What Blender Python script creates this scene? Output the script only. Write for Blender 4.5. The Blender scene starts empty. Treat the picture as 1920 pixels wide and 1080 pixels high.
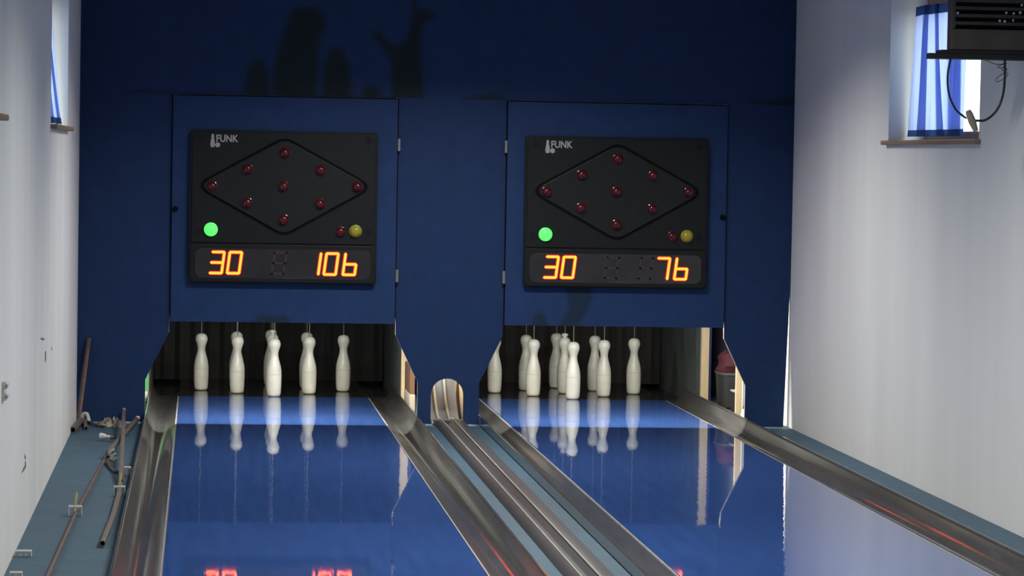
import bpy, bmesh, math, random
from mathutils import Vector, Matrix
random.seed(7)
S = bpy.context.scene
C = S.collection

# ---------------------------------------------------------------- camera, world, exposure
F_PX, CAM, YAW, PITCH, ROLL = 5602.4, Vector((-0.5126, -20.6144, 1.6754)), 0.1040, -0.0437, -0.0176
fwd = Vector((math.sin(YAW)*math.cos(PITCH), math.cos(YAW)*math.cos(PITCH), math.sin(PITCH)))
rgt = Vector((math.cos(YAW), -math.sin(YAW), 0)); upv = rgt.cross(fwd)
r2 = rgt*math.cos(ROLL) - upv*math.sin(ROLL); u2 = rgt*math.sin(ROLL) + upv*math.cos(ROLL)
cd = bpy.data.cameras.new('camera'); cam = bpy.data.objects.new('camera', cd); C.objects.link(cam)
cd.sensor_fit = 'HORIZONTAL'; cd.sensor_width = 36.0; cd.lens = F_PX/1920*36; cd.clip_end = 200
m3 = Matrix((r2, u2, -fwd)).transposed()
cam.matrix_world = Matrix.Translation(CAM) @ m3.to_4x4()
S.camera = cam
S.view_settings.view_transform = 'Standard'; S.view_settings.look = 'None'
S.view_settings.gamma = 1.0; S.view_settings.use_curve_mapping = False
S.view_settings.exposure = 0.0
SKY, GROUND = 6.0, 1.2
w = bpy.data.worlds.new('overcast_sky'); S.world = w; w.use_nodes = True
nt = w.node_tree; nt.nodes.clear()
tc = nt.nodes.new('ShaderNodeTexCoord'); sp = nt.nodes.new('ShaderNodeSeparateXYZ')
rp = nt.nodes.new('ShaderNodeValToRGB'); bg = nt.nodes.new('ShaderNodeBackground'); ow = nt.nodes.new('ShaderNodeOutputWorld')
nt.links.new(tc.outputs['Generated'], sp.inputs[0]); nt.links.new(sp.outputs['Z'], rp.inputs[0])
rp.color_ramp.elements[0].position = 0.0; rp.color_ramp.elements[0].color = (GROUND/SKY,)*3+(1,)
rp.color_ramp.elements[1].position = 0.03; rp.color_ramp.elements[1].color = (0.90, 0.96, 1.0, 1)
nt.links.new(rp.outputs[0], bg.inputs[0]); bg.inputs[1].default_value = SKY; nt.links.new(bg.outputs[0], ow.inputs[0])

XL, XR = -1.265, 3.20          # side walls
WY = -2.02                     # front face of the blue end wall
YE, YB, ZC = -25.0, 2.1, 3.0   # room end behind the camera, end behind the pins, ceiling
LX = (0.0, 2.077)              # centre lines of the two lanes

def area(name, loc, sx, sy, power, col, rot=(0, 0, 0), spread=180):
    l = bpy.data.lights.new(name, 'AREA'); l.shape = 'RECTANGLE'; l.size = sx; l.size_y = sy
    l.energy = power; l.color = col; l.spread = math.radians(spread)
    o = bpy.data.objects.new(name, l); C.objects.link(o); o.location = loc; o.rotation_euler = rot
    return o
# ceiling tube lamps of the hall
for k, (yy, pw) in enumerate(((-4.3, 88), (-8.3, 68), (-12.3, 68), (-16.3, 60))):
    area('ceiling_lamp', (0.97, yy, ZC-0.06), 1.3, 0.16, pw, (1.0, 0.985, 0.93), spread=142)   # hooded tubes
# a tube behind each hatch lights the pins
for lx in LX:
    area('pin_lamp', (lx, WY+0.10, 1.12), 1.25, 0.05, 74, (1.0, 0.96, 0.86), (math.radians(2), 0, 0))
WIN_L = [(-5.53, -3.68), (-11.2, -9.36), (-16.7, -14.8)]
WIN_R = [(-6.54, -4.63), (-12.2, -10.3), (-17.9, -16.0)]
WZ0, WZ1 = 1.80, 2.64
for (a, b), x, s in [(q, XL-0.40, 1) for q in WIN_L] + [(q, XR+0.40, -1) for q in WIN_R]:
    o = area('window_portal', (x, (a+b)/2, (WZ0+WZ1)/2), WZ1-WZ0, b-a, 1, (1, 1, 1), (0, -s*math.pi/2, 0))
    o.data.cycles.is_portal = True

# ---------------------------------------------------------------- helpers
def at(px, py, axis, val):
    d = r2*((px-960)/F_PX) - u2*((py-540)/F_PX) + fwd
    return CAM + d*((val-CAM[axis])/d[axis])

def lin(c):
    return tuple((v/255/12.92 if v/255 <= .04045 else ((v/255+.055)/1.055)**2.4) for v in c)

def mat(name, col, rough=.5, metal=0., spec=.5, var=0., vscale=6., bump=0., bscale=40., stretch=(1, 1, 1), emit=None, estr=0., coat=0.):
    m = bpy.data.materials.new(name); m.use_nodes = True; t = m.node_tree; b = t.nodes['Principled BSDF']
    b.inputs['Base Color'].default_value = (*col, 1); b.inputs['Roughness'].default_value = rough
    b.inputs['Metallic'].default_value = metal; b.inputs['Specular IOR Level'].default_value = spec
    b.inputs['Coat Weight'].default_value = coat
    if emit:
        b.inputs['Emission Color'].default_value = (*emit, 1); b.inputs['Emission Strength'].default_value = estr
    if var or bump:
        tc = t.nodes.new('ShaderNodeTexCoord'); mp = t.nodes.new('ShaderNodeMapping'); mp.inputs['Scale'].default_value = stretch
        t.links.new(tc.outputs['Object'], mp.inputs[0])
    if var:
        n = t.nodes.new('ShaderNodeTexNoise'); n.inputs['Scale'].default_value = vscale; n.inputs['Detail'].default_value = 4
        t.links.new(mp.outputs[0], n.inputs[0])
        r = t.nodes.new('ShaderNodeMapRange'); r.inputs[1].default_value = .3; r.inputs[2].default_value = .7
        r.inputs[3].default_value = 1-var; r.inputs[4].default_value = 1+var
        t.links.new(n.outputs[0], r.inputs[0])
        x = t.nodes.new('ShaderNodeVectorMath'); x.operation = 'SCALE'; x.inputs[0].default_value = col
        t.links.new(r.outputs[0], x.inputs['Scale']); t.links.new(x.outputs[0], b.inputs['Base Color'])
    if bump:
        n2 = t.nodes.new('ShaderNodeTexNoise'); n2.inputs['Scale'].default_value = bscale; n2.inputs['Detail'].default_value = 3
        t.links.new(mp.outputs[0], n2.inputs[0])
        bp = t.nodes.new('ShaderNodeBump'); bp.inputs['Strength'].default_value = bump; bp.inputs['Distance'].default_value = .02
        t.links.new(n2.outputs[0], bp.inputs['Height']); t.links.new(bp.outputs[0], b.inputs['Normal'])
    return m

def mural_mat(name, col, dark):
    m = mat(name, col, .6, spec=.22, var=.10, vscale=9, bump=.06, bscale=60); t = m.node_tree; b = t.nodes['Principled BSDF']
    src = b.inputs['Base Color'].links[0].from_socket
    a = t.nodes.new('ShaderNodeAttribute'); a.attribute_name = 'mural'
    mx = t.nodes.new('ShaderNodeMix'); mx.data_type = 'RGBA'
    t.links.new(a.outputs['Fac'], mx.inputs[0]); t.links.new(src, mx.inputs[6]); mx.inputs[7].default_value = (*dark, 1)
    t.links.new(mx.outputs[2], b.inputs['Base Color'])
    return m

def org(o):
    v = Vector((0, 0, 0))
    while o: v += o.location; o = o.parent
    return v

def obj(name, verts, faces, m, parent=None, smooth=False, mats=None, fidx=None):
    if parent:
        g = org(parent); verts = [Vector(v)-g for v in verts]
    me = bpy.data.meshes.new(name); me.from_pydata([tuple(v) for v in verts], [], faces)
    for q in (mats or [m]): me.materials.append(q)
    if fidx:
        for p, i in zip(me.polygons, fidx): p.material_index = i
    bm = bmesh.new(); bm.from_mesh(me); bmesh.ops.recalc_face_normals(bm, faces=bm.faces); bm.to_mesh(me); bm.free()
    if smooth:
        for p in me.polygons: p.use_smooth = True
        me.set_sharp_from_angle(angle=math.radians(40))
    o = bpy.data.objects.new(name, me); C.objects.link(o); o.parent = parent
    return o

def bev(o, wd, seg=2):
    bm = bmesh.new(); bm.from_mesh(o.data)
    bmesh.ops.bevel(bm, geom=bm.edges[:], offset=wd, segments=seg, affect='EDGES', profile=.5, clamp_overlap=True)
    bm.to_mesh(o.data); bm.free(); return o

def box(name, x0, x1, y0, y1, z0, z1, m, parent=None, b=0):
    v = [(x, y, z) for x in (x0, x1) for y in (y0, y1) for z in (z0, z1)]
    f = [(0, 1, 3, 2), (4, 6, 7, 5), (0, 4, 5, 1), (2, 3, 7, 6), (0, 2, 6, 4), (1, 5, 7, 3)]
    o = obj(name, v, f, m, parent)
    return bev(o, b) if b else o

def prism(name, poly, y0, y1, m, parent=None, edge=None, b=0):
    n = len(poly)
    v = [(x, y0, z) for x, z in poly] + [(x, y1, z) for x, z in poly]
    f = [tuple(range(n)), tuple(range(n, 2*n))] + [(i, (i+1) % n, n+(i+1) % n, n+i) for i in range(n)]
    o = obj(name, v, f, m, parent, mats=[m, edge] if edge else None, fidx=[0, 0]+[1]*n if edge else None)
    return bev(o, b) if b else o

def lathe(name, prof, c, m, parent=None, seg=32, axis='z'):
    v = []; f = []
    for r, h in prof:
        for k in range(seg):
            a = 2*math.pi*k/seg
            p = (r*math.cos(a), r*math.sin(a), h) if axis == 'z' else (r*math.cos(a), -h, r*math.sin(a))
            v.append((c[0]+p[0], c[1]+p[1], c[2]+p[2]))
    for i in range(len(prof)-1):
        for k in range(seg):
            f.append((i*seg+k, i*seg+(k+1) % seg, (i+1)*seg+(k+1) % seg, (i+1)*seg+k))
    if prof[0][0] > 1e-4: f.append(tuple(range(seg)))
    if prof[-1][0] > 1e-4: f.append(tuple(range((len(prof)-1)*seg, len(prof)*seg)))
    return obj(name, v, f, m, parent, smooth=True)

def spline(pts, n=6):
    out = []
    P = [Vector(p) for p in pts]; P = [P[0]]+P+[P[-1]]
    for i in range(1, len(P)-2):
        for k in range(n):
            t = k/n; a, b, c, d = P[i-1:i+3]
            out.append(.5*((2*b)+(c-a)*t+(2*a-5*b+4*c-d)*t*t+(3*b-a-3*c+d)*t**3))
    out.append(P[-2]); return out

def tube(name, pts, r, m, parent=None, seg=10, hollow=0):
    P = [Vector(p) for p in pts]; v = []; f = []; n = len(P)
    up = Vector((0.13, 0.07, 1)).normalized()
    rad = r if isinstance(r, (list, tuple)) else [r]*n
    frames = []
    for i in range(n):
        t = (P[min(i+1, n-1)]-P[max(i-1, 0)]).normalized()
        s = t.cross(up)
        if s.length < .05: s = t.cross(Vector((1, 0, 0)))
        s.normalize(); q = s.cross(t).normalized(); frames.append((s, q, t))
    def ring(c, s, q, rr):
        i0 = len(v)
        for k in range(seg):
            a = 2*math.pi*k/seg; v.append(c+s*(rr*math.cos(a))+q*(rr*math.sin(a)))
        return i0
    rings = [ring(P[i], frames[i][0], frames[i][1], rad[i]) for i in range(n)]
    if hollow:
        s, q, t = frames[-1]
        rings.append(ring(P[-1], s, q, rad[-1]*.72)); rings.append(ring(P[-1]-t*hollow, s, q, rad[-1]*.72))
    for a, b in zip(rings, rings[1:]):
        for k in range(seg): f.append((a+k, a+(k+1) % seg, b+(k+1) % seg, b+k))
    f.append(tuple(range(rings[0], rings[0]+seg))); f.append(tuple(range(rings[-1], rings[-1]+seg)))
    return obj(name, v, f, m, parent, smooth=True)

def run(name, prof, y0, y1, m, parent=None, smooth=False, ny=1):
    """closed cross-section (x, z) drawn out along the lane"""
    n = len(prof); v = []; f = []
    for j in range(ny+1):
        y = y0+(y1-y0)*j/ny; v += [(x, y, z) for x, z in prof]
    for j in range(ny):
        for i in range(n): f.append((j*n+i, j*n+(i+1) % n, (j+1)*n+(i+1) % n, (j+1)*n+i))
    f += [tuple(range(n)), tuple(range(ny*n, ny*n+n))]
    return obj(name, v, f, m, parent, smooth=smooth)

def tag(o, label, cat, group=None):
    o['label'] = label; o['category'] = cat
    if group: o['group'] = group
    return o
def thing(name, label, cat, loc=(0, 0, 0), group=None):
    o = bpy.data.objects.new(name, None); C.objects.link(o); o.location = loc; o.empty_display_size = .1
    return tag(o, label, cat, group)
def struct(o):
    o['kind'] = 'structure'; return o

# ---------------------------------------------------------------- materials
WHITE = mat('white_plaster', (.70, .70, .68), .85, spec=.2, var=.05, vscale=2.5, bump=.35, bscale=5, stretch=(1, .9, .12))
CEIL = mat('ceiling_paint', (.62, .62, .60), .9)
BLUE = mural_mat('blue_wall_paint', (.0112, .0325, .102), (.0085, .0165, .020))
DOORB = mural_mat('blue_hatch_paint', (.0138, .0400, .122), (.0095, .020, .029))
EDGE = mat('raw_board_edge', (.22, .20, .17), .7, var=.15, vscale=20)
LANE = mat('blue_lane_coating', (.036, .086, .275), .024, spec=.5, var=.10, vscale=7, bump=.012, bscale=9, stretch=(3, .25, 1))
DECK = mat('dark_pin_deck', (.020, .019, .018), .14, var=.2, vscale=12)
GUT = mat('grey_gutter_plastic', (.085, .083, .081), .13, spec=.42, var=.16, vscale=5, stretch=(4, .5, 4), bump=.03, bscale=4)
LIP = mat('pale_gutter_lip', (.33, .31, .28), .4, var=.15, vscale=10)
TEAL = mat('blue_grey_floor_paint', (.044, .092, .132), .65, var=.13, vscale=6, bump=.08, bscale=50)
RETM = mat('return_track_plastic', (.065, .065, .066), .42, var=.12, vscale=8, stretch=(4, .6, 4))
RAILM = mat('pale_worn_rail', (.34, .33, .28), .5, var=.12, vscale=14)
BLACKP = mat('black_board_plastic', (.0088, .0100, .0098), .5, spec=.25, var=.1, vscale=40)
BLACKP2 = mat('black_diamond_plastic', (.0108, .0128, .0130), .45, spec=.28, var=.1, vscale=40)
WINDOWP = mat('smoked_display_window', (.028, .026, .027), .28, var=.2, vscale=9)
REDL = mat('dark_red_lamp', (.075, .006, .009), .12)
YELL = mat('yellow_lamp', (.36, .32, .03), .18)
GREENL = mat('lit_green_lamp', (.1, .6, .15), .3, emit=(.10, .98, .14), estr=1.0)
SEG = mat('lit_segment', (.6, .1, .02), .4, emit=(1.0, .075, .006), estr=10)
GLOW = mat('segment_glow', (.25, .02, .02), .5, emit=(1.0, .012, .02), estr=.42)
UNLIT = mat('unlit_segment', (.046, .032, .032), .4)
LOGO = mat('white_print', (.42, .40, .39), .6)
HOLE = mat('black_void', (.0035, .0038, .0038), .8, spec=.12)
SCREW = mat('black_screw', (.0055, .006, .006), .6, spec=.25)
STEEL = mat('dull_steel', (.35, .33, .30), .4, metal=.8)
PINM = mat('white_pin_plastic', (.78, .76, .63), .32, var=.07, vscale=14)
PINB = mat('worn_pin_band', (.68, .66, .54), .45)
CORD = mat('pin_cord', (.20, .19, .15), .8)
WOOD = mat('cream_wood', (.55, .42, .24), .6, var=.12, vscale=8, stretch=(6, 6, .6))
LINING = mat('dark_kickback_lining', (.075, .085, .078), .5, var=.35, vscale=5, stretch=(1, 2, .8))
CURT = mat('black_pit_curtain', (.014, .0125, .011), .75, var=.35, vscale=7, stretch=(6, 1, .4))
CURT2 = mat('brown_black_pit_curtain', (.024, .021, .016), .75, var=.35, vscale=7, stretch=(8, 1, .3))
PIPE = mat('weathered_conduit', (.135, .108, .092), .5, var=.25, vscale=18)
RUST = mat('rusty_pipe', (.115, .064, .050), .6, var=.3, vscale=14)
CLIP = mat('white_clip_plastic', (.58, .57, .52), .5, var=.08, vscale=30)
YPLUG = mat('yellow_wall_plug', (.42, .34, .12), .5)
DCABLE = mat('dark_cable_jacket', (.05, .042, .035), .5)
SILL = mat('wooden_sill', (.26, .18, .12), .5, var=.15, vscale=9, stretch=(4, .5, 4))
FRAME = mat('brown_window_frame', (.24, .13, .075), .5, var=.12, vscale=9)
HEATER = mat('dark_heater_metal', (.050, .045, .038), .45, var=.25, vscale=9)
HEATERB = mat('heater_lower_panel', (.085, .070, .052), .45, var=.3, vscale=6)
BRACK = mat('black_bracket_steel', (.012, .010, .009), .5)
OLIVE = mat('grey_plug_plastic', (.24, .22, .15), .5)
def cloth(name, tcol, dcol):
    m = bpy.data.materials.new(name); m.use_nodes = True; t = m.node_tree; t.nodes.clear()
    o = t.nodes.new('ShaderNodeOutputMaterial'); a = t.nodes.new('ShaderNodeBsdfTranslucent'); d = t.nodes.new('ShaderNodeBsdfDiffuse')
    ad = t.nodes.new('ShaderNodeAddShader')
    n = t.nodes.new('ShaderNodeTexNoise'); tcn = t.nodes.new('ShaderNodeTexCoord'); mp = t.nodes.new('ShaderNodeMapping')
    mp.inputs['Scale'].default_value = (30, 30, 2); n.inputs['Scale'].default_value = 1.0
    t.links.new(tcn.outputs['Object'], mp.inputs[0]); t.links.new(mp.outputs[0], n.inputs[0])
    r = t.nodes.new('ShaderNodeMapRange'); r.inputs[3].default_value = .7; r.inputs[4].default_value = 1.3
    t.links.new(n.outputs[0], r.inputs[0])
    x = t.nodes.new('ShaderNodeVectorMath'); x.operation = 'SCALE'; x.inputs[0].default_value = tcol
    t.links.new(r.outputs[0], x.inputs['Scale']); t.links.new(x.outputs[0], a.inputs[0])
    d.inputs[0].default_value = (*dcol, 1)
    t.links.new(a.outputs[0], ad.inputs[0]); t.links.new(d.outputs[0], ad.inputs[1]); t.links.new(ad.outputs[0], o.inputs[0])
    return m
SHEER = cloth('sheer_blue_curtain', (.27, .33, .54), (.10, .14, .26))
HEM = cloth('doubled_blue_hem', (.008, .018, .06), (.03, .06, .17))
def glass():
    m = bpy.data.materials.new('window_glass'); m.use_nodes = True; t = m.node_tree; t.nodes.clear()
    o = t.nodes.new('ShaderNodeOutputMaterial'); a = t.nodes.new('ShaderNodeBsdfTransparent'); g = t.nodes.new('ShaderNodeBsdfGlossy')
    mx = t.nodes.new('ShaderNodeMixShader'); mx.inputs[0].default_value = .06; g.inputs['Roughness'].default_value = .02
    a.inputs[0].default_value = (.94, .97, .96, 1)
    t.links.new(a.outputs[0], mx.inputs[1]); t.links.new(g.outputs[0], mx.inputs[2]); t.links.new(mx.outputs[0], o.inputs[0])
    return m
GLASS = glass()

# ---------------------------------------------------------------- room shell
def side_wall(name, x, s, wins):
    """s = outward direction in x; openings cut right through a 0.40 m wall"""
    xo = x+s*.40; v = []; f = []
    def q(a, b, c, d):
        i = len(v); v.extend([a, b, c, d]); f.append((i, i+1, i+2, i+3))
    ys = sorted([YE, YB]+[t for wn in wins for t in wn]); zs = [-.2, WZ0, WZ1, ZC]
    for i in range(len(ys)-1):
        ym = (ys[i]+ys[i+1])/2
        for j in range(3):
            if j == 1 and any(a < ym < b for a, b in wins): continue
            for xx in (x, xo): q((xx, ys[i], zs[j]), (xx, ys[i+1], zs[j]), (xx, ys[i+1], zs[j+1]), (xx, ys[i], zs[j+1]))
    for a, b in wins:
        q((x, a, WZ0), (xo, a, WZ0), (xo, a, WZ1), (x, a, WZ1)); q((x, b, WZ0), (xo, b, WZ0), (xo, b, WZ1), (x, b, WZ1))
        q((x, a, WZ0), (x, b, WZ0), (xo, b, WZ0), (xo, a, WZ0)); q((x, a, WZ1), (x, b, WZ1), (xo, b, WZ1), (xo, a, WZ1))
    for yy in (YE, YB): q((x, yy, -.2), (xo, yy, -.2), (xo, yy, ZC), (x, yy, ZC))
    q((x, YE, ZC), (x, YB, ZC), (xo, YB, ZC), (xo, YE, ZC))
    o = obj(name, v, f, WHITE)
    bm = bmesh.new(); bm.from_mesh(o.data); bmesh.ops.remove_doubles(bm, verts=bm.verts, dist=1e-5)
    bmesh.ops.recalc_face_normals(bm, faces=bm.faces); bm.to_mesh(o.data); bm.free()
    return struct(o)
wall_left = side_wall('wall_left', XL, -1, WIN_L)
wall_right = side_wall('wall_right', XR, 1, WIN_R)
struct(box('ceiling', XL-.4, XR+.4, YE, YB+.2, ZC, ZC+.15, CEIL))
struct(box('wall_front', XL-.4, XR+.4, YE-.2, YE, -.2, ZC+.15, WHITE))
struct(box('wall_rear', XL-.4, XR+.4, YB, YB+.2, -.2, ZC, mat('pit_room_wall', (.40, .34, .26), .9)))
# floor: base slab with painted strips beside and between the lanes
floor = struct(box('floor', XL-.4, XR+.4, YE, YB, -.30, -.12, mat('screed', (.12, .12, .12), .9)))
LIPX, LIPZ = .845, .055
for a, b in ((XL, LX[0]-LIPX-.004), (LX[0]+LIPX+.004, LX[1]-LIPX-.004), (LX[1]+LIPX+.004, XR)):
    box('painted_strip', a, b, -21, YB, -.12, 0, TEAL, floor)
# scuffs on the left wall
SCUFF = mat('wall_scuff', (.20, .16, .12), .8)
for pts in ([(77, 633), (83, 634), (84, 637), (78, 637)], [(41, 886), (44, 878), (48, 870), (47, 862), (49, 868), (49, 876), (44, 884)],
            [(46, 850), (49, 858), (48, 862)], [(97, 650), (98, 652), (98, 657), (97, 655)], [(85, 657), (86.5, 660), (86, 680), (85, 676)]):
    P = [at(px, py, 0, XL+.002) for px, py in pts]; n = len(P)
    o = obj('scuff', P, [tuple(range(n))], SCUFF, wall_left)

# ---------------------------------------------------------------- blue end wall with mural
def seg_d(p, a, b):
    ax, ay = a; bx, by = b; dx, dy = bx-ax, by-ay; L = dx*dx+dy*dy or 1e-9
    t = max(0, min(1, ((p[0]-ax)*dx+(p[1]-ay)*dy)/L)); return math.hypot(p[0]-ax-t*dx, p[1]-ay-t*dy)
def sdf(p, poly):
    d = min(seg_d(p, poly[i], poly[i-1]) for i in range(len(poly))); ins = False; j = len(poly)-1
    for i in range(len(poly)):
        (xi, yi), (xj, yj) = poly[i], poly[j]
        if (yi > p[1]) != (yj > p[1]) and p[0] < (xj-xi)*(p[1]-yi)/(yj-yi)+xi: ins = not ins
        j = i
    return -d if ins else d
def wpoly(pts, y=WY):
    out = []
    for px, py in pts:
        q = at(px, py, 1, y); out.append((q.x, q.z))
    return out
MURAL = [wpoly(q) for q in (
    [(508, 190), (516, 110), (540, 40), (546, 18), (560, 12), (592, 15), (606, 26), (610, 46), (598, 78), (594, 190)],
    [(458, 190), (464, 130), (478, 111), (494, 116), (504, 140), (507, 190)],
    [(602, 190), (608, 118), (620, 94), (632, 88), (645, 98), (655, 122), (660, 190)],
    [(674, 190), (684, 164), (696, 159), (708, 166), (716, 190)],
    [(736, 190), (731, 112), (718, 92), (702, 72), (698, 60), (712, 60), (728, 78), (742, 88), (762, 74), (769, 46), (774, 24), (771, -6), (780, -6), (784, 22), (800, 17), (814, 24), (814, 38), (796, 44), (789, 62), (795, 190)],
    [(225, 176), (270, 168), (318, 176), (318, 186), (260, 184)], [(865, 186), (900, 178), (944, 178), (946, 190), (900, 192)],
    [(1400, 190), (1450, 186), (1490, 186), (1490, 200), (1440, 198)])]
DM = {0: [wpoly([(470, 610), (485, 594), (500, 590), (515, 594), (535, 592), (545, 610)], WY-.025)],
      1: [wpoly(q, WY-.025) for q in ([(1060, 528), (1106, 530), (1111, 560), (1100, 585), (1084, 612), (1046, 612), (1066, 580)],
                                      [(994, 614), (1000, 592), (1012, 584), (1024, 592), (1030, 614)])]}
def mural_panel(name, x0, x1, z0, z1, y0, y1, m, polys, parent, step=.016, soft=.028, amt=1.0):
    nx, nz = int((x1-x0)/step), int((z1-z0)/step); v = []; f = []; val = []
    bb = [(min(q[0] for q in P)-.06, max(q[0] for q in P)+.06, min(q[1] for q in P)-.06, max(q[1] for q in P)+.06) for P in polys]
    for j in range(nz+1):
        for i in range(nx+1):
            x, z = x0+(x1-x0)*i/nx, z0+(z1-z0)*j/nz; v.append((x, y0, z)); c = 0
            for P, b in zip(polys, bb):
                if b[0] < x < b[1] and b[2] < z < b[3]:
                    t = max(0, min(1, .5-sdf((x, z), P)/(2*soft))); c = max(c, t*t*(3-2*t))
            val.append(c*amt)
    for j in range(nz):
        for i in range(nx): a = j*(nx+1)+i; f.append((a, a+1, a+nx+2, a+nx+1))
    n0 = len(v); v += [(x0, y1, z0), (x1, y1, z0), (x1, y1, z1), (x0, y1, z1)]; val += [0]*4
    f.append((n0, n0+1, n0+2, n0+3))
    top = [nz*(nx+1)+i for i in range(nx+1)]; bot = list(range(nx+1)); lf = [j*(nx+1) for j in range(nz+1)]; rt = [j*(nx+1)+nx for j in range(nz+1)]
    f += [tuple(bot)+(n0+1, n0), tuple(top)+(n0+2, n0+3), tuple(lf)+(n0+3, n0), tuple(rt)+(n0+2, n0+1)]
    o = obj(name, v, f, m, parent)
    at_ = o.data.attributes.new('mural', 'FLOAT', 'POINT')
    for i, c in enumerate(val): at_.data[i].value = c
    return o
wall_back = bpy.data.objects.new('wall_back', None); C.objects.link(wall_back); wall_back.location = (.97, WY, 0); struct(wall_back)
WT = .03
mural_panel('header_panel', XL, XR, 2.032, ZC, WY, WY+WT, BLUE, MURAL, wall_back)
HW, D1, D2 = .702, .555, .262
l0, l1 = LX
prism('pier_panel', [(XL, 0), (l0-LIPX, 0), (l0-LIPX, D2), (l0-HW, D1), (l0-HW, 2.032), (XL, 2.032)], WY, WY+WT, BLUE, wall_back, EDGE)
arch = [(1.032+.102*math.cos(a), .183+.102*math.sin(a)) for a in [math.pi*k/14 for k in range(14, -1, -1)]]
prism('pier_panel', [(l0+LIPX, 0), (.930, 0)]+arch+[(1.134, 0), (l1-LIPX, 0), (l1-LIPX, D2), (l1-HW, D1), (l1-HW, 2.032), (l0+HW, 2.032), (l0+HW, D1), (l0+LIPX, D2)],
      WY, WY+WT, BLUE, wall_back, EDGE)
prism('pier_panel', [(l1+LIPX, 0), (XR-.030, 0), (XR-.002, .95), (XR, 1.2), (XR, 2.032), (l1+HW, 2.032), (l1+HW, D1), (l1+LIPX, D2)], WY, WY+WT, BLUE, wall_back, EDGE)

# ---------------------------------------------------------------- hatches and scoreboards
NAMES = ('pipe-side', 'heater-side')
for k, lx in enumerate(LX):
    h = thing('hatch_door', ('plain blue square hatch above the pipe-side pins, scoreboard on it', 'blue square hatch with a faded dark mural patch below its scoreboard')[k],
              'hatch', (lx, WY-.025, .625), 'blue hatches above the pin decks')
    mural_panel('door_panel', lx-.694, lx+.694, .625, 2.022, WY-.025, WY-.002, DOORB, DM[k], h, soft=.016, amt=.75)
    hs = 1 if k == 0 else -1
    for a, b in ((-.7015, -.676), (.676, .7015)): box('gap_light_block', lx+a, lx+b, WY+.001, WY+.028, .66, 2.028, HOLE, h)  # black strips added to block pin lamp light leaking at the hatch gaps
    box('gap_light_block', lx-.675, lx+.675, WY+.001, WY+.028, 2.004, 2.029, HOLE, h)
    for zz in (1.74, .925):
        hg = lathe('hinge', [(.007, -.04), (.011, -.038), (.011, .038), (.007, .04)], (lx+hs*.704, WY-.027, zz), STEEL, h, 10)
    kn = lathe('latch_knob', [(.017, -.002), (.017, .012), (.012, .02), (0, .022)], (lx-hs*.673, WY-.025, 1.321), HOLE, h, 16, axis='y')

def rrect(x0, x1, z0, z1, r, n=5):
    out = []
    for cx, cz, a0 in ((x1-r, z1-r, 0), (x0+r, z1-r, 90), (x0+r, z0+r, 180), (x1-r, z0+r, 270)):
        for i in range(n+1):
            a = math.radians(a0+90*i/n); out.append((cx+r*math.cos(a), cz+r*math.sin(a)))
    return out
def rpoly(pts, rads, n=6):
    out = []; N = len(pts)
    for i in range(N):
        p, a, b = Vector(pts[i]), Vector(pts[i-1]), Vector(pts[(i+1) % N]); r = rads[i]
        u, w_ = (a-p).normalized(), (b-p).normalized(); p0, p1 = p+u*r, p+w_*r
        for j in range(n+1):
            t = j/n; q = p0*(1-t)**2+p*2*t*(1-t)+p1*t*t; out.append((q.x, q.y))
    return out
SEGS = {'3': 'abcdg', '0': 'abcdef', '1': 'bc', '6': 'cdefg', '7': 'abc', '8': 'abcdefg'}
def digit(ch, x, z0, z1, y, parent, lit=True):
    wd, sl = .073, .016; zm = (z0+z1)/2
    def P(u, z): return (x+u*wd+sl*(z-z0)/(z1-z0), z)
    A, B, Cc, Dd, Ee, Ff = P(0, z1), P(1, z1), P(1, zm), P(1, z0), P(0, z0), P(0, zm)
    ends = dict(a=(A, B), b=(B, Cc), c=(Cc, Dd), d=(Ee, Dd), e=(Ff, Ee), f=(A, Ff), g=(Ff, Cc))
    def bars(name, hw, y0, y1, m, par):
        v = []; f = []
        for s in SEGS[ch]:
            (ax, az), (bx, bz) = ends[s]; d = Vector((bx-ax, bz-az)).normalized(); n = Vector((-d.y, d.x))
            ring = [(ax-d.x*hw*.9, az-d.y*hw*.9), (ax+n.x*hw, az+n.y*hw), (bx+n.x*hw, bz+n.y*hw), (bx+d.x*hw*.9, bz+d.y*hw*.9), (bx-n.x*hw, bz-n.y*hw), (ax-n.x*hw, az-n.y*hw)]
            i = len(v); v += [(p[0], y0, p[1]) for p in ring]+[(p[0], y1, p[1]) for p in ring]
            f += [tuple(range(i, i+6)), tuple(range(i+6, i+12))]+[(i+q, i+(q+1) % 6, i+6+(q+1) % 6, i+6+q) for q in range(6)]
        return obj(name, v, f, m, par)
    if lit:
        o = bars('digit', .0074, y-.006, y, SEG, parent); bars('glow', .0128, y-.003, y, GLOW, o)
    else: o = bars('unlit_digit', .007, y-.002, y, UNLIT, parent)
    return o
def text_mesh(body, x0, x1, z0, z1, y, m, parent):
    cu = bpy.data.curves.new('t', 'FONT'); cu.body = body; cu.offset = .028; cu.extrude = .02; cu.resolution_u = 3
    to = bpy.data.objects.new('t', cu); C.objects.link(to); bpy.context.view_layer.update()
    me = bpy.data.meshes.new_from_object(to.evaluated_get(bpy.context.evaluated_depsgraph_get()))
    vs = [v.co.copy() for v in me.vertices]; fs = [tuple(p.vertices) for p in me.polygons]
    bpy.data.objects.remove(to); bpy.data.curves.remove(cu); bpy.data.meshes.remove(me)
    ax, bx = min(v.x for v in vs), max(v.x for v in vs); ay, by = min(v.y for v in vs), max(v.y for v in vs)
    return obj('lettering', [(x0+(v.x-ax)/(bx-ax)*(x1-x0), y-.001-.001*(v.z > 0), z0+(v.y-ay)/(by-ay)*(z1-z0)) for v in vs], fs, m, parent)
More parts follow.
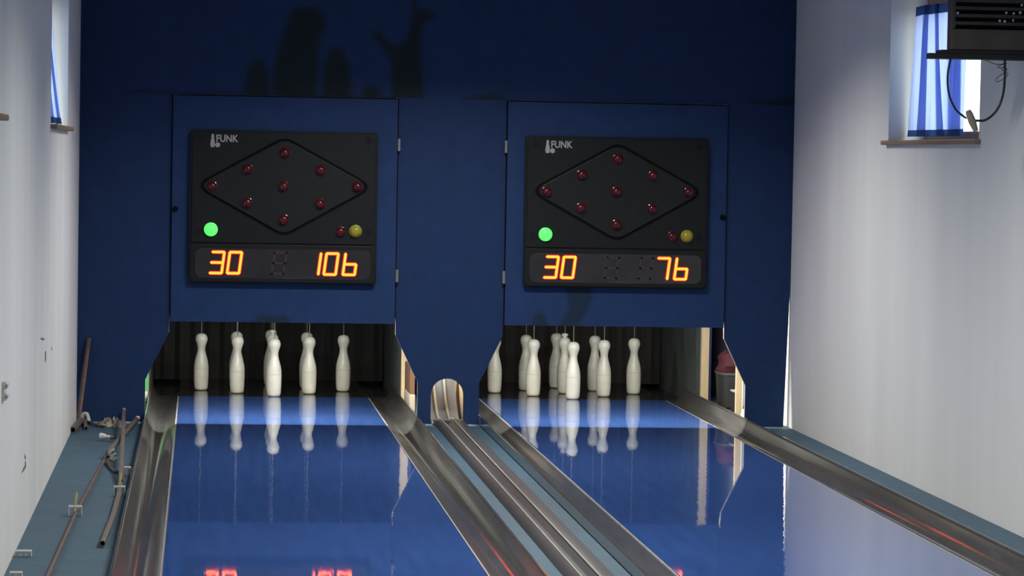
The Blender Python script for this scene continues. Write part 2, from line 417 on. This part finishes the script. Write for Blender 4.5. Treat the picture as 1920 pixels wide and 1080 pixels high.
dome = lambda r: [(r*1.12, 0), (r*1.12, r*.25), (r, r*.3)]+[(r*math.cos(a), r*.3+r*.85*math.sin(a)) for a in [math.radians(q) for q in (15, 30, 45, 60, 75)]]+[(0, r*1.15)]
def scoreboard(lx, digits, label, unlit):
    b = thing('scoreboard', label, 'scoreboard', (lx, WY-.025, .875), 'bowling scoreboards')
    X = lambda u: lx+u
    Yb = WY-.025
    bev(prism('housing', [(X(u), z) for u, z in rrect(-.586, .572, .868, 1.812, .022)], Yb-.040, Yb, BLACKP, b), .006)
    Y1 = Yb-.040
    up = prism('lamp_plate', [(X(u), z) for u, z in rrect(-.572, .558, 1.118, 1.800, .015)], Y1-.010, Y1, BLACKP, b); bev(up, .003)
    Y2 = Y1-.010
    dia = [(-.572, 1.468), (-.007, 1.782), (.560, 1.475), (-.003, 1.154)]
    gr = prism('diamond_groove', [(X(u), z) for u, z in rpoly(dia, [.11, .06, .11, .06])], Y2-.001, Y2, HOLE, b)
    din = [(-.545, 1.468), (-.007, 1.763), (.533, 1.475), (-.003, 1.172)]
    dp = prism('diamond_plate', [(X(u), z) for u, z in rpoly(din, [.10, .055, .10, .055])], Y2-.009, Y2, BLACKP2, b); bev(dp, .004)
    Y3 = Y2-.009
    for u, z in [(-.007, 1.677), (.218, 1.576), (.445, 1.476), (.216, 1.368), (-.008, 1.266), (-.233, 1.367), (-.45, 1.465), (-.232, 1.574), (-.010, 1.472)]:
        lathe('pin_lamp_dome', dome(.031), (X(u), Y3, z), REDL, b, 20, axis='y')
    o = lathe('green_lamp_dome', dome(.038), (X(-.453), Y2, 1.199), GREENL, b, 24, axis='y'); o['label'] = 'lit green lamp dome'
    lathe('red_lamp_dome', dome(.029), (X(.346), Y2, 1.197), REDL, b, 20, axis='y')
    o = lathe('yellow_lamp_dome', dome(.035), (X(.439), Y2, 1.201), YELL, b, 20, axis='y'); o['label'] = 'unlit yellow lamp dome'
    for u, z in ((-.52, 1.761), (.513, 1.762), (.518, 1.193), (-.527, 1.190)):
        lathe('screw', [(.022, 0), (.022, .004), (.014, .004), (.014, .001), (0, .001)], (X(u), Y2, z), SCREW, b, 14, axis='y')
    # printed emblem: a pin, a ball and the lettering
    pin = [(-.011, 1.706), (-.0145, 1.724), (-.0125, 1.742), (-.008, 1.762), (-.008, 1.780), (-.004, 1.788), (.004, 1.788), (.008, 1.780), (.008, 1.762), (.0125, 1.742), (.0145, 1.724), (.011, 1.706)]
    prism('pin_emblem', [(X(-.449+u), z) for u, z in pin], Y2-.0015, Y2, LOGO, b)
    prism('ball_emblem', [(X(-.418+.0155*math.cos(a)), 1.7205+.0155*math.sin(a)) for a in [2*math.pi*q/16 for q in range(16)]], Y2-.0015, Y2, LOGO, b)
    text_mesh('FUNK', X(-.427), X(-.292), 1.738, 1.783, Y2, LOGO, b)
    # display
    bz = prism('display_bezel', [(X(u), z) for u, z in rrect(-.578, .564, .876, 1.108, .03)], Y1-.008, Y1, BLACKP, b); bev(bz, .003)
    dw = prism('display_window', [(X(u), z) for u, z in rrect(-.548, .536, .900, 1.082, .04)], Y1-.011, Y1-.006, WINDOWP, b); bev(dw, .002, 1)
    Y4 = Y1-.0112
    for ch, u in digits: digit(ch, X(u), .930, 1.060, Y4, b)
    for u in unlit: digit('8', X(u), .930, 1.060, Y4, b, False)
scoreboard(LX[0], [('3', -.457), ('0', -.350), ('1', .139), ('0', .246), ('6', .364)], 'black scoreboard with five lit red digits reading thirty and one hundred six', [-.075])
scoreboard(LX[1], [('3', -.457), ('0', -.350), ('7', .246), ('6', .364)], 'black scoreboard with four lit red digits reading thirty and seventy-six', [-.075, .139])

# ---------------------------------------------------------------- lanes, gutters, ball return
for k, lx in enumerate(LX):
    ln = thing('bowling_lane', ('glossy blue lane beside the ledge strewn with pipes', 'glossy blue lane mirroring the bare white wall under the heater')[k], 'lane', (lx, -10, 0), 'glossy blue bowling lanes')
    o = box('lane_surface', lx-.65, lx+.65, -20.2, -.03, -.10, 0, LANE, ln); bev(o, .004, 1)
    for sg in (-1, 1):
        a_, b_ = sorted((lx+sg*.652, lx+sg*.846)); box('pit_plate', a_, b_, .352, 1.45, -.10, -.03, DECK, ln)
    pd = box('pin_deck', lx-.65, lx+.65, -.03, 1.55, -.10, -.001, DECK, ln); pd['label'] = 'dark pin deck plate'
GL = ['grey channel gutter between the pipe-strewn ledge and the lane', 'grey channel gutter between the pipe-side lane and the ball return track',
      'grey channel gutter between the ball return track and the heater-side lane', 'grey channel gutter between the heater-side lane and the bare ledge']
def gutter(lx, s, label):
    g = thing('lane_gutter', label, 'gutter', (lx+s*.75, -10, -.09), 'grey lane gutters')
    # upper surface from the lane edge to the raised outer lip
    top = [(.652, -.004), (.664, -.010), (.690, -.030), (.715, -.046), (.745, -.054), (.775, -.048), (.800, -.028), (.818, .002), (.828, .030), (.834, LIPZ-.004)]
    low = [(.834, -.09), (.652, -.09)]
    prof = [(lx+s*u, z) for u, z in top+low]
    run('channel', prof, -20.2, .35, GUT, g, smooth=True)
    lip = [(.832, LIPZ-.03), (.832, LIPZ-.002), (.836, LIPZ+.003), (.842, LIPZ+.003), (.8455, LIPZ-.002), (.8455, -.09), (.836, -.09)]
    run('outer_lip', [(lx+s*u, z) for u, z in lip], -20.2, .35, GUT, g)
    if s > -2:
        e = [(.6505, -.004), (.6505, -.002), (.657, -.002), (.659, -.008), (.652, -.012)]
        run('inner_edge_strip', [(lx+s*u, z) for u, z in e], -20.2, -.03, LIP, g)
gutter(LX[0], -1, GL[0]); gutter(LX[0], 1, GL[1]); gutter(LX[1], -1, GL[2]); gutter(LX[1], 1, GL[3])

rt = thing('ball_return', 'grey two-rail ball return track rising into the arched hole between the lanes', 'ball return', (1.03, -10, 0))
base = [(.950, .002), (.955, .020), (.966, .036), (.980, .043), (.994, .036), (1.010, .018), (1.022, .014), (1.036, .018), (1.050, .036), (1.064, .043), (1.095, .040), (1.125, .036), (1.130, .002)]
run('track_bed', base, -20, -2.10, RETM, rt, smooth=True)
for x in (.984, 1.058):
    tube('rail', [(x, -20, .045), (x, -2.10, .045)], .0042, RAILM, rt, 8)
# ramp curving up through the arch
rv = []; rf = []
RP = [(-2.12+.62*math.sin(a), .012+.50*(1-math.cos(a))) for a in [math.radians(q) for q in range(0, 76, 5)]]
for y, z in RP: rv += [(.935, y, z), (1.115, y, z), (1.115, y+.012, z-.012), (.935, y+.012, z-.012)]
for i in range(len(RP)-1):
    for q in range(4): rf.append((4*i+q, 4*i+(q+1) % 4, 4*i+4+(q+1) % 4, 4*i+4+q))
rf += [(0, 1, 2, 3), tuple(4*(len(RP)-1)+q for q in range(4))]
RAMP = mat('grey_ramp_plastic', (.16, .16, .17), .5, var=.06)
obj('ramp_plate', rv, rf, RAMP, rt, smooth=True)
for x in (.972, 1.040):
    o = tube('ramp_rail', [(x+.012*(1-i/len(RP)), y-.006, z+.010) for i, (y, z) in enumerate(RP)], .0085, RAILM, rt, 8)
for x in (.912, 1.142): box('shaft_shade_board', x, x+.010, WY+.031, -1.30, .0, .36, WOOD, rt)  # wooden shaft boards, added and kept low to part-shade the ramp from pin lamps
box('joint_plate', .940, 1.128, -2.155, -2.105, .004, .040, RETM, rt, .006)

# ---------------------------------------------------------------- pins
PROF = [(0, 0), (.034, 0), (.042, .004), (.0475, .016), (.0505, .050), (.0520, .100), (.0520, .150), (.0505, .180), (.0465, .205), (.0390, .235), (.0315, .260), (.0275, .282),
        (.0275, .300), (.0320, .320), (.0385, .338), (.0424, .350), (.0430, .361), (.0410, .374), (.0350, .387), (.0240, .396), (.0110, .3995), (0, .400)]
def make_pin(king):
    p = thing('bowling_pin', 'x', 'pin')
    b = lathe('body', PROF, (0, 0, 0), PINM, p, 32)
    lathe('wear_band', [(.0517, .148), (.0522, .150), (.0522, .156), (.0517, .158)], (0, 0, 0), PINB, p, 32)
    if king:
        o = lathe('crown', [(.016, .396), (.014, .404), (.022, .410), (.024, .418), (.020, .427), (.008, .430), (0, .430)], (0, 0, 0), PINM, p, 24); o['label'] = 'small white crown knob'
    tube('cord', [(0, 0, .398), (0, 0, .95)], .0032, CORD, p, 6)
    return p
protos = {False: None, True: None}
SIDE = {0: {-1: 'the white wall', 1: 'the ball return'}, 1: {-1: 'the ball return', 1: 'the white wall'}}
for k, lx in enumerate(LX):
    for u, v, kind in [(0, 0, 'front tip'), (-1, 1, 'front flank'), (1, 1, 'front flank'), (-2, 2, 'side corner'), (0, 2, 'king'), (2, 2, 'side corner'), (-1, 3, 'rear flank'), (1, 3, 'rear flank'), (0, 4, 'rear tip')]:
        king = kind == 'king'
        if protos[king] is None: p = protos[king] = make_pin(king)
        else:
            q = protos[king]; p = q.copy(); C.objects.link(p)
            for ch in q.children:
                c = ch.copy(); C.objects.link(c); c.parent = p
        p.location = (lx+u*.25, v*.25, 0); p.rotation_euler.z = random.uniform(0, 6)
        bd = 'of the '+NAMES[k]+' pin diamond'
        if kind in ('front tip', 'rear tip'): lab = 'white pin at the '+kind+' '+bd
        elif king: lab = 'white king pin with a crown knob at the centre '+bd
        else: lab = 'white pin on the '+kind+' '+bd+' towards '+SIDE[k][1 if u > 0 else -1]
        tag(p, ' '.join(lab.split()), 'pin', 'white pins of the '+NAMES[k]+' lane')

# ---------------------------------------------------------------- pin pits
for k, lx in enumerate(LX):
    n = 46; v = []; f = []
    for i in range(n+1):
        x = lx-.84+1.68*i/n; y = 1.46+.012*math.sin(i*2.1)+.006*math.sin(i*.7)
        v += [(x, y, 0), (x, y, 1.6), (x, y+.01, 1.6), (x, y+.01, 0)]
    for i in range(n):
        for q in range(4): f.append((4*i+q, 4*i+(q+1) % 4, 4*i+4+(q+1) % 4, 4*i+4+q))
    o = obj('pit_curtain', v, f, (CURT, CURT2)[k])
    tag(o, ('black', 'brown-black ribbed')[k]+' pit curtain hanging behind the '+NAMES[k]+' pins', 'curtain')
    for s in (-1, 1):
        where = {(0, -1): 'near the corner with the leaning pipe', (0, 1): 'near the brown cardboard box', (1, -1): 'left hidden behind the blue middle pier', (1, 1): 'beside the grey bin'}[(k, s)].replace('left ', '')
        kb = thing('kickback_board', 'dark-lined pit side board with cream wood edge '+where, 'side board', (lx+s*.87, .5, 0), 'pit side boards')
        xs = sorted((lx+s*.852, lx+s*.905)); yf = -.40 if k == 0 else -.30
        box('wood_core', xs[0], xs[1], yf, 1.45, .0, 1.5, WOOD, kb)
        xl = sorted((lx+s*.8465, lx+s*.8515)); box('lining', xl[0], xl[1], yf+.03, 1.45, -.03, 1.5, LINING, kb)
        xo = sorted((lx+s*.905, lx+s*.930)); o = box('outer_sheet', xo[0], xo[1], yf+.05, 1.45, 0, 1.5, mat('violet_blue_sheet', (.06, .06, .22), .6), kb)
# things standing in the side gaps
GREYP = mat('dark_grey_bin_plastic', (.020, .0195, .018), .5, var=.2, vscale=8)
bn = thing('plastic_bin', 'dark grey round-cornered plastic bin beside the pit side board', 'bin', (3.085, -.62, 0))
def loft(name, levels, m, parent, n=28, pw=3.2):
    v = []; f = []
    for (cx, cy, z, a, b) in levels:
        for i in range(n):
            t = 2*math.pi*i/n; c, s = math.cos(t), math.sin(t)
            v.append((cx+a*math.copysign(abs(c)**(2/pw), c), cy+b*math.copysign(abs(s)**(2/pw), s), z))
    for j in range(len(levels)-1):
        for i in range(n): f.append((j*n+i, j*n+(i+1) % n, (j+1)*n+(i+1) % n, (j+1)*n+i))
    f += [tuple(range(n)), tuple(range((len(levels)-1)*n, len(levels)*n))]
    return obj(name, v, f, m, parent, smooth=True)
loft('body', [(3.085, -.62, 0, .075, .11), (3.085, -.62, .012, .088, .13), (3.085, -.62, .24, .100, .155), (3.085, -.62, .24, .092, .145), (3.085, -.62, .06, .082, .125)], GREYP, bn)
loft('rim', [(3.085, -.62, .232, .105, .162), (3.085, -.62, .247, .106, .163), (3.085, -.62, .247, .094, .148), (3.085, -.62, .236, .093, .147)], mat('bin_rim', (.07, .068, .06), .5), bn)
REDC = mat('dark_red_cloth', (.060, .006, .011), .8, var=.3, vscale=12)
lv = []
for i in range(9):
    t = i/8; lv.append((3.075+.012*math.sin(i*1.7), -.62+.01*math.cos(i*2.3), .18+.22*t, .088*math.sqrt(max(.02, 1-(2*t-1)**2*.92)), .11*math.sqrt(max(.02, 1-(2*t-1)**2*.92))))
tag(loft('cloth_bundle', lv, REDC, None, pw=2.4), 'dark red cloth bundle lying in the grey bin', 'cloth')
blk = thing('control_box', 'small black box with a pale lid beside the lane gutter', 'box', (2.985, -1.38, 0))
box('body', 2.955, 3.020, -1.44, -1.32, 0, .170, BRACK, blk, .004)
box('lid', 2.952, 3.023, -1.443, -1.317, .170, .180, mat('pale_lid', (.30, .28, .24), .6), blk, .002)
brd = box('timber_board', 2.927, 2.975, -1.66, -1.635, 0, 1.2, WOOD); bev(brd, .003)
tag(brd, 'cream timber board standing upright behind the blue wall', 'board')
brd2 = box('white_strip', 2.945, 2.972, -1.80, -1.78, 0, .75, mat('white_painted_strip', (.55, .54, .50), .6)); bev(brd2, .003)
tag(brd2, 'narrow white strip standing in front of the cream timber board', 'strip')
bag = thing('paper_bag', 'white paper bag with a red top edge behind the blue wall', 'bag', (2.962, -1.88, 0))
loft('bag_body', [(2.962, -1.88, 0, .034, .05), (2.962, -1.88, .06, .036, .052), (2.962, -1.88, .10, .028, .044)], mat('white_paper', (.5, .49, .45), .8), bag, pw=4)
loft('bag_top', [(2.962, -1.88, .1005, .028, .044), (2.966, -1.88, .14, .014, .03)], REDC, bag, pw=4)
cb = thing('cardboard_box', 'brown cardboard box stacked on a cream block behind the blue middle pier', 'box', (.92, -.85, .11))
box('carton', .862, .895, -1.10, -.60, .11, .29, mat('brown_cardboard', (.16, .085, .04), .8, var=.15), cb, .004)
box('flap', .864, .893, -1.09, -.61, .29, .296, mat('brown_cardboard_flap', (.20, .11, .05), .8), cb)
bl = box('timber_block', .860, .897, -1.12, -.58, 0, .11, mat('pale_block', (.50, .42, .32), .7, var=.1)); bev(bl, .006)
tag(bl, 'cream timber block under the brown cardboard box', 'block')
gb = thing('plastic_bottle', 'green plastic bottle with an orange cap beside the pipe-side gutter', 'bottle', (-.884, -.62, 0))
lathe('bottle_body', [(.024, 0), (.031, .006), (.031, .185), (.026, .205), (.016, .215)], (-.884, -.62, 0), mat('green_plastic', (.04, .42, .13), .4), gb, 20)
lathe('cap', [(.018, .215), (.018, .245), (.012, .252), (0, .252)], (-.884, -.62, 0), mat('orange_cap', (.50, .24, .10), .5), gb, 16)
lathe('white_base_band', [(.0308, .03), (.0316, .032), (.0316, .075), (.0308, .077)], (-.884, -.62, 0), CLIP, gb, 20)

# ---------------------------------------------------------------- windows, sills, curtains
def window(idx, x, s, a, b, curtain=None):
    wv = bpy.data.objects.new('window_%d' % idx, None); C.objects.link(wv); wv.location = (x+s*.2, (a+b)/2, WZ0); struct(wv)
    xf0, xf1 = sorted((x+s*.20, x+s*.26))
    box('frame_jamb', xf0, xf1, a, a+.06, WZ0, WZ1, FRAME, wv, .004); box('frame_jamb', xf0, xf1, b-.06, b, WZ0, WZ1, FRAME, wv, .004)
    box('frame_head', xf0, xf1, a+.06, b-.06, WZ1-.12, WZ1, FRAME, wv, .004); box('frame_foot', xf0, xf1, a+.06, b-.06, WZ0, WZ0+.05, FRAME, wv, .004)
    box('pane', x+s*.228, x+s*.234, a+.06, b-.06, WZ0+.05, WZ1-.12, GLASS, wv)
    x0, x1 = sorted((x-s*.035, x+s*.20))
    box('sill', x0, x1, a-.04, b+.04, WZ0-.022, WZ0+.002, SILL, wv, .006)
    return wv
n = 1
for a, b in WIN_L: window(n, XL, -1, a, b); n += 1
for a, b in WIN_R: window(n, XR, 1, a, b); n += 1
def curtain(path, zb, zt, label, sgn=1):
    """path rows: (y bottom, y top, x bottom, x top)"""
    c = thing('window_curtain', label, 'curtain', (path[0][2], path[0][0], zb))
    dense = []
    for p, q in zip(path, path[1:]):
        for k in range(6): dense.append(tuple(p[i]+(q[i]-p[i])*k/6 for i in range(4)))
    dense.append(path[-1])
    def strip(name, za, zc, m, nz, off=0):
        v = []; f = []
        for j in range(nz+1):
            z = za+(zc-za)*j/nz; t = (z-zb)/(zt-zb)
            for i, (yb, yt, xb, xt) in enumerate(dense):
                e = t**.8
                v.append((xb+(xt-xb)*e+off*sgn+.005*math.sin(i*.9+z*3), yb+(yt-yb)*e+.004*math.sin(z*7+i*.5), z))
        w_ = len(dense)
        for j in range(nz):
            for i in range(w_-1): f.append((j*w_+i, j*w_+i+1, (j+1)*w_+i+1, (j+1)*w_+i))
        return obj(name, v, f, m, c, smooth=True)
    strip('fabric', zb+.035, zt-.05, SHEER, 12); strip('hem', zb, zb+.035, HEM, 2); strip('heading', zt-.05, zt, HEM, 2)
    return c
def fold(rows, x_b, x_t, s):
    return [(yb, yt, x_b+s*o, x_t+s*o) for yb, yt, o in rows]
rowsR = [(-4.645, -4.70, 0), (-5.06, -5.00, 0), (-4.81, -4.92, .012), (-5.34, -5.12, .024), (-5.18, -5.05, .036), (-5.50, -5.40, .046), (-5.36, -5.27, .056), (-5.66, -5.58, .044), (-5.52, -5.45, .032), (-5.77, -5.78, .02)]
curtain(fold(rowsR, 3.305, 3.315, 1), 1.825, 2.525, 'blue and white sheer curtain in the window behind the wall heater')
rowsL = [(-3.715, -3.75, 0), (-4.10, -4.06, 0), (-3.92, -3.98, .010), (-4.45, -4.40, .018), (-4.30, -4.28, .026), (-4.85, -4.8, .018), (-4.7, -4.66, .010), (-5.45, -5.4, 0)]
curtain(fold(rowsL, -1.292, -1.368, -1), 1.815, 2.55, 'blue sheer curtain in the window above the pipe-strewn ledge', -1)

# ---------------------------------------------------------------- wall heater, bracket, cable
HY = -7.5
ht = thing('wall_heater', 'dark louvred metal heater box beside the curtained window', 'heater', (3.0, HY+.16, 2.19))
hx0, hx1 = 2.812, 3.19
box('casing', hx0, hx1, HY+.025, HY+.09, 2.191, 2.72, HEATER, ht, .006)
box('lower_panel', hx0, hx1, HY, HY+.024, 2.191, 2.284, HEATERB, ht, .004)
box('front_stile', hx0, hx0+.016, HY, HY+.024, 2.286, 2.72, HEATER, ht, .003)
box('front_stile', hx1-.016, hx1, HY, HY+.024, 2.286, 2.72, HEATER, ht, .003)
box('grille_void', hx0+.017, hx1-.017, HY+.019, HY+.0245, 2.286, 2.70, HOLE, ht)
for i in range(12):
    z = 2.303+.0335*i
    v = [(x, y, z+dz) for x in (hx0+.0165, hx1-.0165) for y, dz in ((HY+.002, 0), (HY+.004, .014), (HY+.018, .018), (HY+.016, .004))]
    obj('louvre', v, [(0, 1, 2, 3), (4, 5, 6, 7), (0, 1, 5, 4), (1, 2, 6, 5), (2, 3, 7, 6), (3, 0, 4, 7)], HEATER, ht)
GLIMPSE = mat('pale_glimpse', (.55, .54, .52), .7)  # pale spots stand in for bright glimpses of light between the louvres
for px, py in ((1887, 24), (1901, 25), (1913, 24), (1875, 39), (1884, 40), (1900, 38), (1916, 10), (1796, 24)):
    c = at(px, py, 1, HY-.001); r_ = .007
    prism('glimpse_spot', [(c.x+r_*math.cos(a)*random.uniform(.6, 1.1), c.z+r_*math.sin(a)*random.uniform(.7, 1.2)) for a in [q*math.pi/3 for q in range(6)]], HY-.001, HY+.004, GLIMPSE, ht)
bk = thing('heater_bracket', 'black steel wall bracket under the louvred heater', 'bracket', (3.0, HY+.16, 2.15))
box('support_bar', 2.708, XR, HY-.01, HY+.03, 2.150, 2.174, BRACK, bk, .002)
box('support_bar', 2.722, XR, HY+.06, HY+.10, 2.150, 2.174, BRACK, bk, .002)
box('tray', 2.765, XR, HY-.01, HY+.10, 2.175, 2.190, BRACK, bk, .002)
A = lambda px, py, y=HY: tuple(at(px, py, 1, y))
cbl = thing('power_cable', 'black power cable hanging in a loop below the wall heater', 'cable', A(1830, 230))
tube('cable_loop', spline([A(1783, 108), A(1777, 140), A(1779, 175), A(1792, 205), A(1812, 222)], 6), .0048, BRACK, cbl, 8)
tube('cable_loop', spline([A(1830, 226), A(1848, 225), A(1868, 208), A(1880, 180), A(1884, 145), A(1884, 112)], 6), .0056, BRACK, cbl, 8)
p0, p1 = Vector(A(1815, 207)), Vector(A(1830, 246))
tube('inline_plug', [p0, p0+(p1-p0)*.15, p0+(p1-p0)*.55, p1], [.012, .017, .019, .012], OLIVE, cbl, 8)
tube('tie_wire', spline([A(1848, 113), A(1870, 121), A(1888, 118), A(1870, 126), A(1889, 130), A(1868, 148), A(1872, 153), A(1890, 140), A(1878, 130), A(1886, 122)], 5), .0016, BRACK, cbl, 5)

# ---------------------------------------------------------------- pipes, clips and fittings on the left ledge
G = lambda px, py, z=0: tuple(at(px, py, 2, z))
def W2(px, py, y): return tuple(at(px, py, 1, y))
p_b, p_t = Vector(W2(147, 786, WY-.10)), Vector(W2(167, 634, WY-.02)); p_b.z = .02
o = tube('leaning_pipe', [p_b, p_t], .0135, RUST, None, 10, hollow=.05); tag(o, 'rusty brown pipe leaning upright against the blue wall in the corner', 'pipe')
o = tube('pipe_stub', [G(152, 788, .021), G(136.5, 806, .021)], .020, PIPE, None, 12, hollow=.12); tag(o, 'short open grey pipe stub lying along the white wall in the corner', 'pipe')
o = tube('pipe_stub', [G(158.5, 789, .014), G(161.5, 803, .014)], .012, PIPE, None, 10, hollow=.08); tag(o, 'small pipe stub lying beside the corner fittings', 'pipe')
R1 = .0135
o = tube('conduit_pipe', [G(203, 849, .018), G(141, 965, .018), G(90, 1079, .018), G(74, 1115, .018)], .0085, RUST, None, 12); tag(o, 'long thin reddish conduit running along the blue ledge', 'pipe')
o = tube('conduit_pipe', [tuple(Vector(W2(258, 784, WY-.03))), G(223, 825, .045), G(212, 838, .040), G(203, 849, .040)], .015, PIPE, None, 12); tag(o, 'thick dark conduit crossing the ledge from the gutter towards the thin pipe', 'pipe')
o = tube('conduit_pipe', [tuple(Vector(W2(232, 768, WY-.025))), G(230, 830, .075), G(228, 872, .060), G(226, 905, .022)], .0115, PIPE, None, 12); tag(o, 'straight grey conduit propped on the blue wall across the thick conduit', 'pipe')
o = tube('conduit_pipe', [G(225.5, 906, .020), G(223, 928, .020), G(213, 965, .020), G(192, 1019, .020)], .0130, PIPE, None, 14, hollow=.15); tag(o, 'bent beige conduit with an open black end beside the gutter', 'pipe')
o = tube('flexible_cable', spline([G(203, 852, .050), G(201, 862, .020), G(207, 876, .012), G(216, 884, .012), G(225, 885, .014), G(229, 892, .020), G(228, 903, .030)], 6), .0085, DCABLE, None, 8)
tag(o, 'short dark flexible cable curling between the two conduits', 'cable')
def clip(px, py, width, ang, label, loops=2, h=.05, plug=True, z0=0):
    c = Vector(G(px, py, z0)); t = thing('pipe_clip', label, 'clip', tuple(c), 'white pipe clips on the ledge')
    d = Vector((math.cos(ang), math.sin(ang), 0)); nrm = Vector((-d.y, d.x, 0))
    def bar(name, a0, a1, z0, z1, th=.012, m=CLIP):
        v = [c+d*a+nrm*b+Vector((0, 0, z)) for a in (a0, a1) for b in (-th, th) for z in (z0, z1)]
        o = obj(name, v, [(0, 1, 3, 2), (4, 6, 7, 5), (0, 4, 5, 1), (2, 3, 7, 6), (0, 2, 6, 4), (1, 5, 7, 3)], m, t); return bev(o, .002, 1)
    bar('bridge', -width/2, width/2, h-.010, h)
    st = width/loops
    for i in range(loops+1): bar('arm', -width/2+i*st-(.004 if i else 0), -width/2+i*st+(.004 if i < loops else 0), .001, h-.011)
    if plug: tube('wall_plug', [c+Vector((0, 0, h)), c+Vector((.004, .01, h+.045)), c+Vector((.006, .016, h+.06))], [.0055, .006, .002], YPLUG, t, 8)
    return t
clip(141, 968, .062, 0, 'white double clip holding the long thin reddish conduit')
clip(224, 930, .056, .05, 'white double clip holding the bent beige conduit', plug=True)
clip(236, 893, .052, .15, 'white clip lying between the straight grey conduit and the gutter', plug=False)
clip(44, 1044, .068, 0, 'white three-loop clip alone on the ledge near the wall', 3, .028, False)
clip(30, 1086, .05, 0, 'white clip on the ledge beside the wall, furthest from the blue wall', 2, .03, False)
# a loose clip standing on edge by the conduit crossing
lc = thing('pipe_clip', 'white E-shaped clip tilted on edge by the conduit crossing', 'clip', G(221, 868), 'white pipe clips on the ledge')
cx, cy = lc.location.x, lc.location.y
def epts(pts, y):
    out = []
    for u, z in pts: out.append((cx+(u*.85+z*-.5)*.9, .004+max(0, (z*.85+u*.5)*.9)))
    return out
E_ = [(-.022, .02), (-.022, .085), (.022, .085), (.022, .072), (-.008, .072), (-.008, .060), (.018, .060), (.018, .046), (-.008, .046), (-.008, .034), (.022, .034), (.022, .02)]
prism('body', epts(E_, 0), cy-.008, cy+.008, CLIP, lc)
q0, q1 = Vector(G(206, 862, .012)), Vector(G(216, 857, .016)); tube('plug', [q0, q1], .006, YPLUG, lc, 8)
# white nozzle fitting
nz = thing('hose_fitting', 'white tapered hose fitting lying across the ledge', 'fitting', G(200, 822))
a0, a1 = Vector(G(188.5, 818, .028)), Vector(G(227, 822, .022)); dv = a1-a0
tube('cone', [a0, a0+dv*.12, a0+dv*.30], [.021, .020, .013], CLIP, nz, 14)
tube('collar', [a0+dv*.34, a0+dv*.50], [.011, .011], CLIP, nz, 12)
tube('nut', [a0+dv*.50, a0+dv*.62], .0125, PIPE, nz, 8)
tube('stem', [a0+dv*.62, a0+dv*1.0], .006, DCABLE, nz, 8)
# corner tangle
tg = thing('corner_fitting', 'white pipe fitting with an elbow in the corner at the leaning pipe', 'fitting', G(157, 792))
b0 = Vector(W2(158, 780, WY-.13)); tube('elbow', spline([b0+Vector((-.012, 0, -.045)), b0+Vector((-.008, 0, .006)), b0+Vector((.014, -.01, .014)), b0+Vector((.024, -.02, -.006)), b0+Vector((.030, -.03, -.030))], 4), .012, CLIP, tg, 10)
b1 = Vector(W2(163, 788, WY-.12)); tube('socket', [b1+Vector((-.006, 0, .01)), b1+Vector((.012, 0, -.012))], .0125, CLIP, tg, 10)
o = tube('thin_cable', spline([tuple(b1+Vector((.012, 0, -.01))), G(172, 793, .016), G(180, 797, .012), G(190, 799, .012), G(197, 800, .012)], 5), .007, DCABLE, None, 7); tag(o, 'thin dark cable running from the corner fitting along the blue wall', 'cable')
RAG = mat('beige_rag', (.30, .28, .22), .85, var=.3, vscale=25)
n0, n1 = 22, 7; v = []; f = []
c = Vector(G(210, 797))
for i in range(n0+1):
    for j in range(n1+1):
        u, t = i/n0, j/n1; env = math.sin(math.pi*u)**.6*math.sin(math.pi*t)**.7
        v.append((c.x-.085+.17*u+.006*math.sin(j*2+i), c.y-.16+.30*t+.02*math.sin(i*1.3), .003+env*(.030+.014*math.sin(i*1.9+j)+.012*math.sin(i*.8-j*2.2))))
for i in range(n0):
    for j in range(n1): a = i*(n1+1)+j; f.append((a, a+1, a+n1+2, a+n1+1))
o = obj('crumpled_rag', v, f, RAG, smooth=True); so = o.modifiers.new('thickness', 'SOLIDIFY'); so.thickness = .003
tag(o, 'crumpled beige rag on the ledge at the foot of the blue wall', 'rag')
# white clips on the left wall
for zz, py in ((0, 722), (1, 742)):
    q = at(5, py, 0, XL)
    wc = thing('wall_clip', ('upper', 'lower')[zz]+' of two small white cable clips on the scuffed white wall', 'clip', tuple(q), 'cable clips on the white wall')
    run('saddle', [(XL+.001, q.z-.016), (XL+.014, q.z-.016), (XL+.022, q.z-.006), (XL+.022, q.z+.006), (XL+.014, q.z+.016), (XL+.001, q.z+.016)], q.y-.05, q.y+.05, CLIP, wc, smooth=True)
    lathe('nail_head', [(.006, -.002), (.006, .004), (0, .005)], (XL+.016, q.y-.05, q.z), STEEL, wc, 8, axis='y')
